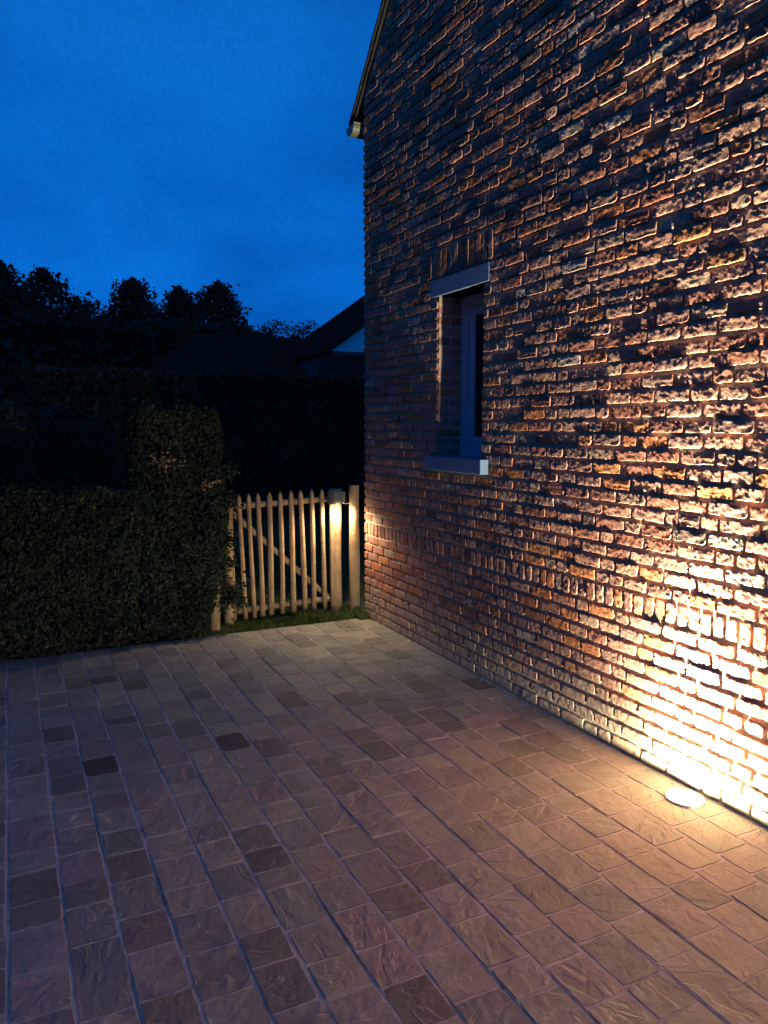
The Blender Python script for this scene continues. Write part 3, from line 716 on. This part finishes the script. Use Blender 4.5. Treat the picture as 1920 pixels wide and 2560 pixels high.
# ------------------------------------------------------------------ foliage
def leaves(C, Nrm, size, rng, aspect=0.62, up=0.25, jitter=0.9):
    """one folded four sided leaf at each point"""
    n = len(C)
    d = rng.normal(size=(n, 3)); d = d*jitter + Nrm*0.9; d[:, 2] += up*rng.normal(size=n); d /= np.linalg.norm(d, axis=1)[:, None]
    t = rng.normal(size=(n, 3)); t -= (t*d).sum(1)[:, None]*d; t /= np.linalg.norm(t, axis=1)[:, None]
    s = np.cross(d, t); L = size*rng.uniform(0.55, 1.25, n)[:, None]; Wd = L*aspect*0.5
    bow = d*L*0.12
    V = np.stack([C-t*L*0.5, C-s*Wd+bow, C+t*L*0.5-bow, C+s*Wd+bow], 1).reshape(-1, 3)
    i = np.arange(n)*4; F = np.stack([i, i+1, i+2, i+3], -1)
    return V, F
def box_shell(x0, x1, y0, y1, z0, z1, dens, rng, depth=0.12, rnd=0.12, wob=0.05, faces='FTRBL', seed=0):
    """points and normals near the outside of a clipped, slightly rounded and lumpy block"""
    PP = []; NN = []
    spec = {'F': ((x0, x1), (z0, z1)), 'B': ((x0, x1), (z0, z1)), 'T': ((x0, x1), (y0, y1)), 'R': ((y0, y1), (z0, z1)), 'L': ((y0, y1), (z0, z1))}
    for f in faces:
        (a0, a1), (b0, b1) = spec[f]; n = int((a1-a0)*(b1-b0)*dens)
        a = rng.uniform(a0, a1, n); b = rng.uniform(b0, b1, n)
        if f in 'FB':
            y = np.full(n, y0 if f == 'F' else y1); P = np.stack([a, y, b], -1); Nn = np.tile([0, -1.0 if f == 'F' else 1.0, 0], (n, 1))
        elif f == 'T': P = np.stack([a, b, np.full(n, z1)], -1); Nn = np.tile([0, 0, 1.0], (n, 1))
        else:
            x = np.full(n, x1 if f == 'R' else x0); P = np.stack([x, a, b], -1); Nn = np.tile([1.0 if f == 'R' else -1.0, 0, 0], (n, 1))
        PP.append(P); NN.append(Nn)
    P = np.vstack(PP); Nn = np.vstack(NN)
    lo = np.array([x0, y0, z0-1]); hi = np.array([x1, y1, z1]); c = np.clip(P, lo+rnd, hi-rnd)
    d = P-c; ln_ = np.linalg.norm(d, axis=1)[:, None]; nd = d/np.maximum(ln_, 1e-6)
    P = c + nd*np.minimum(ln_, rnd); Nn = 0.5*Nn+0.5*nd
    P = P + Nn*(wob*vnoise(P, 9, seed, 3)[:, None]) - Nn*(rng.exponential(depth*0.35, len(P)).clip(0, depth*1.5)[:, None])
    return P, Nn
def hedge_thing(name, label, x0, x1, y0, y1, z1, dens, size, mat, seed, faces='FTRL', wob=0.05, extra=None, cat='hedge', group=None, rnd=0.12, core=0.12, taper=0.0):
    rng = np.random.RandomState(seed)
    t = thing(name, label, cat, ((x0+x1)/2, y0+0.2, 0), group)
    off = np.array([(x0+x1)/2, y0+0.2, 0])
    P, Nn = box_shell(x0, x1, y0, y1, 0.02, z1, dens, rng, wob=wob, faces=faces, seed=seed, rnd=rnd)
    if taper: P[:, 0] -= np.clip(0.55-P[:, 2], 0, 1)*taper*np.clip((P[:, 0]-x0)/(x1-x0), 0, 1)
    if extra is not None:
        P = np.vstack([P, extra[0]]); Nn = np.vstack([Nn, extra[1]])
    V, Fc = leaves(P-off, Nn, size, rng)
    obj('leaves', mesh('leaves', V, Fc, mat), t, kind='stuff')
    c = MB().box(x0+core-off[0], x1-core-off[0], y0+core-off[1], y1-core-off[1], -0.04, z1-core-off[2], 0.05)  # solid box coloured near black for the shade inside the hedge
    obj('shade_core', c.mesh('shade_core', M_core), t)
    for k in range(max(2, int((x1-x0)/0.6))):
        xx = x0+0.2+(x1-x0-0.4)*(k+0.5)/max(2, int((x1-x0)/0.6))
        m = pole((xx-off[0], 0.02, -0.05), (xx-off[0]+rng.uniform(-.1, .1), 0.1, z1*0.8), 0.02, 0.008, 0.02, 6, 0, seed+k)
        obj('stem', m.mesh('stem', M_bark), t)
    return t, off
rng = np.random.RandomState(21)
# sprigs that lean out of the column's right side over the posts
ex = []
for (cx, cz, r_, n_) in ((1.50, 0.30, 0.085, 260), (1.56, 0.26, 0.06, 120), (1.52, 0.72, 0.05, 90), (1.50, 0.55, 0.05, 70), (1.52, 1.02, 0.06, 90), (1.50, 1.25, 0.06, 90), (1.38, 0.60, 0.05, 80)):
    ex.append(np.array([cx, 5.80, cz]) + rng.normal(size=(n_, 3))*np.array([r_*0.6, r_*0.5, r_*0.7]))
ex = np.vstack(ex); exn = rng.normal(size=ex.shape); exn[:, 1] -= 1; exn /= np.linalg.norm(exn, axis=1)[:, None]
col_h, offc = hedge_thing('hedge_column', 'tall clipped end block of the hedge beside the gate, leafy with rounded top', 0.80, 1.485, 5.73, 6.35, 1.76, 8200, 0.041, M_hedge, 31, 'FTRLB', 0.045, (ex, exn), 'hedge', None, 0.16, 0.21, 0.30)
# bare lower right flank: the column narrows towards its foot
low_h, offl = hedge_thing('clipped_hedge', 'low clipped leafy hedge running left from the tall end block along the paving', -3.2, 0.86, 5.70, 6.30, 1.17, 6000, 0.040, M_hedge, 32, 'FTL', 0.05)
# small clusters of orange-brown leaves on the front of the column
C = np.vstack([np.array([1.05, 5.715, 1.335]) + rng.normal(size=(60, 3))*np.array([0.055, 0.03, 0.028]), np.array([1.33, 5.70, 1.18]) + rng.normal(size=(26, 3))*np.array([0.035, 0.02, 0.02]), np.array([0.93, 5.70, 1.37]) + rng.normal(size=(6, 3))*0.02])
V, Fc = leaves(C-offc, np.tile([0, -1.0, 0.3], (len(C), 1)), 0.034, rng)
obj('brown_leaves', mesh('brown_leaves', V, Fc, M_brown), col_h, kind='stuff')
# far hedge
hedge_thing('tall_hedge', 'long tall dark hedge with a level top, far behind the gate', -9, 12.5, 13.0, 14.2, 2.50, 700, 0.11, M_dark, 33, 'FT', 0.07, rnd=0.1)
hedge_thing('rounded_shrub', 'dark rounded shrub behind the low hedge, left of the tall end block', -1.2, 0.95, 7.6, 8.6, 1.75, 1500, 0.07, M_dark, 34, 'FTRL', 0.12, cat='shrub', rnd=0.4)

# grass strip
def blades(n, x0, x1, y0, y1, hmin, hmax, rng, dens=None):
    x = rng.uniform(x0, x1, n); y = rng.uniform(y0, y1, n)
    if dens is not None: k = dens(x, y, rng); x = x[k]; y = y[k]; n = len(x)
    hgt = rng.uniform(hmin, hmax, n); a = rng.uniform(0, 6.28, n); w = rng.uniform(0.0015, 0.003, n)
    lean = rng.normal(size=(n, 2))*0.45*hgt[:, None]
    B = np.stack([x, y, np.full(n, -0.015)], -1); t = np.stack([np.cos(a), np.sin(a), np.zeros(n)], -1)*w[:, None]
    Mid = B + np.stack([lean[:, 0]*0.35, lean[:, 1]*0.35, hgt*0.6], -1); Tp = B + np.stack([lean[:, 0], lean[:, 1], hgt], -1)
    V = np.stack([B-t, B+t, Mid+t*0.8, Tp, Mid-t*0.8], 1).reshape(-1, 3)
    i = np.arange(n)*5; return V, np.stack([i, i+1, i+2, i+3, i+4], -1)
def gd(x, y, r):
    p = np.stack([x, y], -1); return (vnoise(p, 9, 5, 3) + 0.5 > r.uniform(-0.4, 0.6, len(x)))
V1, F1 = blades(26000, 1.25, 2.66, 5.755, 6.5, 0.015, 0.055, rng, gd)
V2, F2 = blades(30000, -1.0, 5.0, 6.5, 10.0, 0.03, 0.08, rng)
V3, F3 = blades(2500, 2.1, 2.65, 5.76, 6.1, 0.04, 0.10, rng, gd)
V4, F4 = blades(500, 2.56, 2.66, 5.70, 5.84, 0.03, 0.11, rng)
V1 = np.vstack([V1, V4]); F1 = np.vstack([F1, F4+len(V1)-len(V4)])
obj('grass', mesh('grass', np.vstack([V1, V2, V3]), np.vstack([F1, F2+len(V1), F3+len(V1)+len(V2)]), M_grass), kind='stuff', label='short green grass growing under and behind the wooden gate', category='grass')

# crumbs of mortar and grit that collect along the wall foot and in the joints
rng = np.random.RandomState(55)
n = 2600; gx_ = W-0.004-np.abs(rng.exponential(0.022, n)).clip(0, 0.16); gy2 = rng.uniform(0.0, YC-0.05, n)
m2 = 500; gx_ = np.concatenate([gx_, rng.choice(xe[:-1], m2)+rng.normal(size=m2)*0.004]); gy2 = np.concatenate([gy2, rng.uniform(1.0, EDGE-.05, m2)])
N_ = len(gx_); sc = rng.uniform(0.0012, 0.0042, N_)[:, None, None]
tet = np.array([(1, 0, 0), (-.5, .87, 0), (-.5, -.87, 0), (0.1, 0, 1.1)])[None]*rng.uniform(0.6, 1.3, (N_, 4, 3))*sc
V = (tet + np.stack([gx_, gy2, np.full(N_, 0.0002)], -1)[:, None, :]).reshape(-1, 3); i = np.arange(N_)*4
F = np.concatenate([np.stack([i, i+1, i+3], -1), np.stack([i+1, i+2, i+3], -1), np.stack([i+2, i, i+3], -1)])
obj('grit', mesh('grit', V, F, M_sand), kind='stuff', label='loose crumbs of mortar and grit along the foot of the brick wall', category='grit')

# ------------------------------------------------------------------ far roofs
def ray_pt(px, py, dist):      # point at a horizontal distance along a view direction
    d = Fv*FP + Rv*(px-960) + Uv*(1280-py); hd = math.hypot(d[0], d[1]); return np.array([0, 0, CH]) + d*dist/hd
M_farroof = mat_simple('old_roof_tiles', (0.050, 0.030, 0.022), 1.0, 0.3, 3, bd=0.01, spec=0.0)
M_farwall = mat_simple('dark_brickwork', (0.14, 0.09, 0.07), 0.9, 0.25, 4)
M_white = mat_simple('white_render', (0.84, 0.85, 0.86), 0.8, 0.05, 3)
M_courses = M_farroof
# low barn with a hipped roof
barn = thing('barn', 'low dark barn with a long hipped tile roof behind the tall hedge', 'barn', (7.0, 19, 0))
b0 = np.array([7.0, 19, 0])
rl, rr_ = ray_pt(492, 842, 20.5), ray_pt(830, 846, 23)
yb = 21.0; zr = 4.05; ze = 2.75
xL, xR = rl[0]*yb/rl[1], 15.0
x0b = xL-1.6
V = [(x0b, 18.6, ze), (xR, 18.6, ze), (xR, 23.4, ze), (x0b, 23.4, ze), (xL, yb, zr), (xR-1.6, yb, zr)]
obj('roof', mesh('roof', np.array(V)-b0, [(0, 1, 5, 4), (1, 2, 5), (2, 3, 4, 5), (3, 0, 4), (3, 2, 1, 0)], M_farroof), barn)
obj('wall', MB().box(x0b+.3-b0[0], xR-.3-b0[0], 18.9-b0[1], 23.1-b0[1], -0.05, ze).mesh('wall', M_farwall), barn)
# steep roofed neighbour
nb_ = thing('neighbour_house', 'neighbouring house with steep dark roof and a pale gable, beside the brick corner', 'house', (9.0, 17, 0)); c0 = np.array([9.0, 17, 0])
YG = 17.0
def atY(px, py, Y): 
    d = Fv*FP + Rv*(px-960) + Uv*(1280-py); return np.array([0, 0, CH]) + d*Y/d[1]
DEP = 4.4
u0, u1 = atY(824, 869, YG), atY(906, 809, YG)
sl_n = (u1[2]-u0[2])/(u1[0]-u0[0]); apx = 11.0; zap = u0[2] + sl_n*(apx-u0[0]); xr_ = 2*apx-u0[0]
V = []
for Y in (YG, YG+DEP):
    for th_ in (0.0, -0.10):
        V += [(u0[0], Y, u0[2]+th_), (apx, Y, zap+th_), (xr_, Y, u0[2]+th_)]
F = [(0, 1, 7, 6), (1, 2, 8, 7), (3, 9, 10, 4), (4, 10, 11, 5), (0, 3, 4, 1), (1, 4, 5, 2), (6, 7, 10, 9), (7, 8, 11, 10), (0, 6, 9, 3), (2, 5, 11, 8)]
obj('roof', mesh('roof', np.array(V)-c0, F, M_farroof), nb_)
zb = u0[2] - 0.06
gx0, gx1 = u0[0]+0.12, xr_-0.12
gz_ = lambda x: u0[2] - 0.11 + sl_n*(min(x, 2*apx-x)-u0[0])
V = [(gx0, YG+.12, zb), (gx1, YG+.12, zb), (gx1, YG+.12, gz_(gx1)), (apx, YG+.12, gz_(apx)), (gx0, YG+.12, gz_(gx0))]
V += [(x, y+0.2, z) for x, y, z in V]
obj('gable_wall', mesh('gable_wall', np.array(V)-c0, [(0, 1, 2, 3, 4), (9, 8, 7, 6, 5), (0, 5, 6, 1), (1, 6, 7, 2), (2, 7, 8, 3), (3, 8, 9, 4), (4, 9, 5, 0)], M_white), nb_)
obj('wall', MB().box(gx0-c0[0], gx1-c0[0], 0.13, DEP-.1, -0.05, zb-0.003).mesh('wall', M_farwall), nb_)
# lean-to in front, its roof closing the gable below
q0, q1 = atY(790, 925, 15.2), atY(826, 868, 16.9)
V = [(q0[0], 15.2, 2.62), (13, 15.2, 2.62), (13, 16.9, zb+0.03), (q1[0]-0.2, 16.9, zb-0.12), (q0[0], 15.2, 2.52), (13, 15.2, 2.52), (13, 16.9, zb-.1), (q1[0]-0.2, 16.9, zb-.22)]
obj('annex_roof', mesh('annex_roof', np.array(V)-c0, [(0, 1, 2, 3), (7, 6, 5, 4), (0, 4, 5, 1), (1, 5, 6, 2), (2, 6, 7, 3), (3, 7, 4, 0)], M_farroof), nb_)
obj('annex_wall', MB().box(q0[0]+.3-c0[0], 13-c0[0], 15.4-c0[1], 16.8-c0[1], -0.05, 2.5).mesh('annex_wall', M_farwall), nb_)

# ------------------------------------------------------------------ trees on the skyline
def tree(pxc, pytop, pxw, dist, seed, label, conical=True, group='trees on the skyline', zbase=1.2):
    rng = np.random.RandomState(seed)
    top = ray_pt(pxc, pytop, dist); base = np.array([top[0], top[1], 0.0]); Hh = top[2]
    scale = dist/FP/0.96; r = pxw*0.66*scale
    t = thing('tree', label, 'tree', tuple(base), group)
    k = 5; P = []
    m = MB(); m.tube([(0, 0, -0.05), (0.1, 0, Hh*0.45), (0.05, 0, Hh*0.93)], [Hh*0.02, Hh*0.012, 0.02], 7)
    clumps = []
    nl = 26 if conical else 18
    for i in range(nl):
        f_ = (i+0.5)/nl; zz = Hh*(0.16+0.82*f_)
        if conical:
            drop = (Hh-zz); rad_ = 0.05 + r*1.15*(1-math.exp(-drop/(r*1.55)))*(1+0.10*math.sin(zz*5+seed))
        else: rad_ = r*math.sqrt(max(0.03, 1-(2*f_-0.9)**2))
        for j in range(11 if rad_ > 0.9 else 7 if rad_ > 0.5 else 4):
            q = rng.uniform(0, 6.28); rr = rad_*math.sqrt(rng.uniform(0.02, 1.0))
            c = np.array([math.cos(q)*rr, math.sin(q)*rr, zz-rr*(0.12 if conical else -0.05)+rng.normal()*0.12])
            clumps.append((c, 0.12+rad_*0.19))
            if j < 3: m.tube([(0.06, 0, zz-0.12), tuple(c*0.75+np.array([0, 0, zz*0.25]))], [0.05, 0.015], 5)
    R0 = pxw*0.9*scale
    n = 9000 if conical else 4500
    d_ = (rng.uniform(0, 1, n)**0.75)*Hh*0.72
    rmax = pxw*0.5*scale*1.0*np.minimum((d_/(88*scale)), 2.4)**0.72 if conical else R0*0.62*np.sqrt(np.clip(1-((d_-R0*0.75)/(R0*0.85))**2, 0.0, 1)) + (d_ > R0*0.75)*R0*0.15
    q = rng.uniform(0, 6.28, n)
    lump = 1 + 0.62*vnoise(np.stack([np.cos(q)*1.2, np.sin(q)*1.2, d_/max(R0, 0.5)*2.6], -1), 3.4, seed, 3)
    rr = (rmax*lump + 0.04)*np.sqrt(rng.uniform(0.0, 1.0, n))
    P.append(np.stack([np.cos(q)*rr, np.sin(q)*rr, Hh-d_-rr*0.16 + 0.06*rng.normal(size=n)], -1))
    for j in range(70 if conical else 30):       # sprays that break the outline
        dd = rng.uniform(0.02, 0.42)*Hh; qq = rng.uniform(0, 6.28)
        rm = (pxw*0.5*scale*min(dd/(88*scale), 2.4)**0.72 if conical else R0*0.55)*rng.uniform(0.85, 1.28) + 0.10
        c0_ = np.array([math.cos(qq)*rm, math.sin(qq)*rm, Hh-dd-0.05])
        P.append(c0_ + rng.normal(size=(14, 3))*np.array([0.16, 0.16, 0.11])*(1+rm*0.25))
    # leading shoots
    for j in range(26 if conical else 10):
        P.append(np.array([[rng.normal()*0.10, rng.normal()*0.10, Hh*0.93+rng.uniform(0, Hh*0.07)]]))
    P = np.vstack(P); Nn = rng.normal(size=P.shape); Nn /= np.linalg.norm(Nn, axis=1)[:, None]
    V, Fc = leaves(P, Nn, 0.21, rng, 0.7)
    obj('trunk', m.mesh('trunk', M_bark), t)
    obj('crown', mesh('crown', V, Fc, M_fir), t, kind='stuff')
tree(-8, 652, 150, 34, 71, 'tall dark tree cut by the left edge of the view')
tree(106, 672, 175, 36, 72, 'broad pointed dark tree, second from the left on the skyline')
tree(330, 697, 125, 36, 73, 'full pointed tree standing alone above the middle of the hedge')
tree(447, 717, 95, 38, 74, 'slim pointed tree left of the broadest one near the roofs')
tree(545, 706, 150, 37, 75, 'broad pointed tree rightmost of the tall ones, left of the low round trees')
tree(214, 748, 90, 42, 76, 'small low tree in the gap between two tall pointed trees', False)
tree(300, 780, 130, 44, 80, 'low bushy tree behind the lone pointed tree', False)
tree(392, 778, 90, 44, 81, 'low bushy tree in the gap left of the slim pointed tree', False)
tree(688, 800, 105, 60, 77, 'low round dark tree just left of the dark roof slope', False)
tree(772, 801, 80, 66, 78, 'small pale round tree touching the foot of the steep roof', False)
tree(615, 815, 80, 58, 79, 'lowest tree between the pointed trees and the round one', False)
# unseen trees added past the left edge to keep sky light off the wall
for k, (tx_, ty_, th_, tr_) in enumerate(((-8.5, 1.0, 7.2, 2.3), (-8.2, 5.2, 7.8, 2.4), (-8.8, 9.6, 7.0, 2.3), (-9.5, 14.5, 8.0, 2.6), (-8.4, -3.2, 7.4, 2.4))):
    rng = np.random.RandomState(300+k); n = 5200
    d = rng.normal(size=(n, 3)); d /= np.linalg.norm(d, axis=1)[:, None]
    P = d*(rng.uniform(0.3, 1, n)**0.5)[:, None]*np.array([tr_, tr_, th_*0.46])*(1+0.2*vnoise(d*2, 2, 310+k, 3))[:, None] + np.array([0, 0, th_*0.54])
    V, Fc = leaves(P, d, 0.34, rng, 0.7)
    t = thing('tree', ['broad garden tree', 'tallest garden tree', 'small garden tree', 'wide garden tree', 'nearest garden tree'][k] + ' added beyond the left edge of the view to shade the wall', 'tree', (tx_, ty_, 0), 'unseen trees added left of the yard to shade the wall')
    obj('trunk', MB().tube([(0, 0, -0.05), (0.05, 0, th_*0.4), (0, 0, th_*0.8)], [0.16, 0.11, 0.03], 8).mesh('trunk', M_bark), t)
    obj('crown', mesh('crown', V, Fc, M_fir), t, kind='stuff')
# wood edge below the crowns, one mass
rng = np.random.RandomState(90)
n = 42000; x = rng.uniform(-24, 14, n); yv = rng.uniform(30, 33, n)
px = proj(np.stack([x, yv, np.full(n, 2.0)], -1))[:, 0]
top_px = np.interp(px, [-200, 0, 175, 260, 400, 600, 660, 760, 900], [790, 790, 805, 812, 812, 825, 850, 856, 864])
zt = CH + (1065-top_px)/FP*proj(np.stack([x, yv, np.full(n, 2.0)], -1))[:, 2]
z = zt*rng.uniform(0, 1, n)**0.55 + 0.22*vnoise(np.stack([x, yv], -1), 3.0, 8, 3)
C = np.stack([x, yv, z], -1); Nn = rng.normal(size=C.shape); Nn[:, 1] -= 1; Nn /= np.linalg.norm(Nn, axis=1)[:, None]
V, Fc = leaves(C, Nn, 0.42, rng, 0.7)
obj('woodland', mesh('woodland', V, Fc, M_fir), kind='stuff', label='dark mass of woodland behind the hedge below the skyline trees', category='woodland')
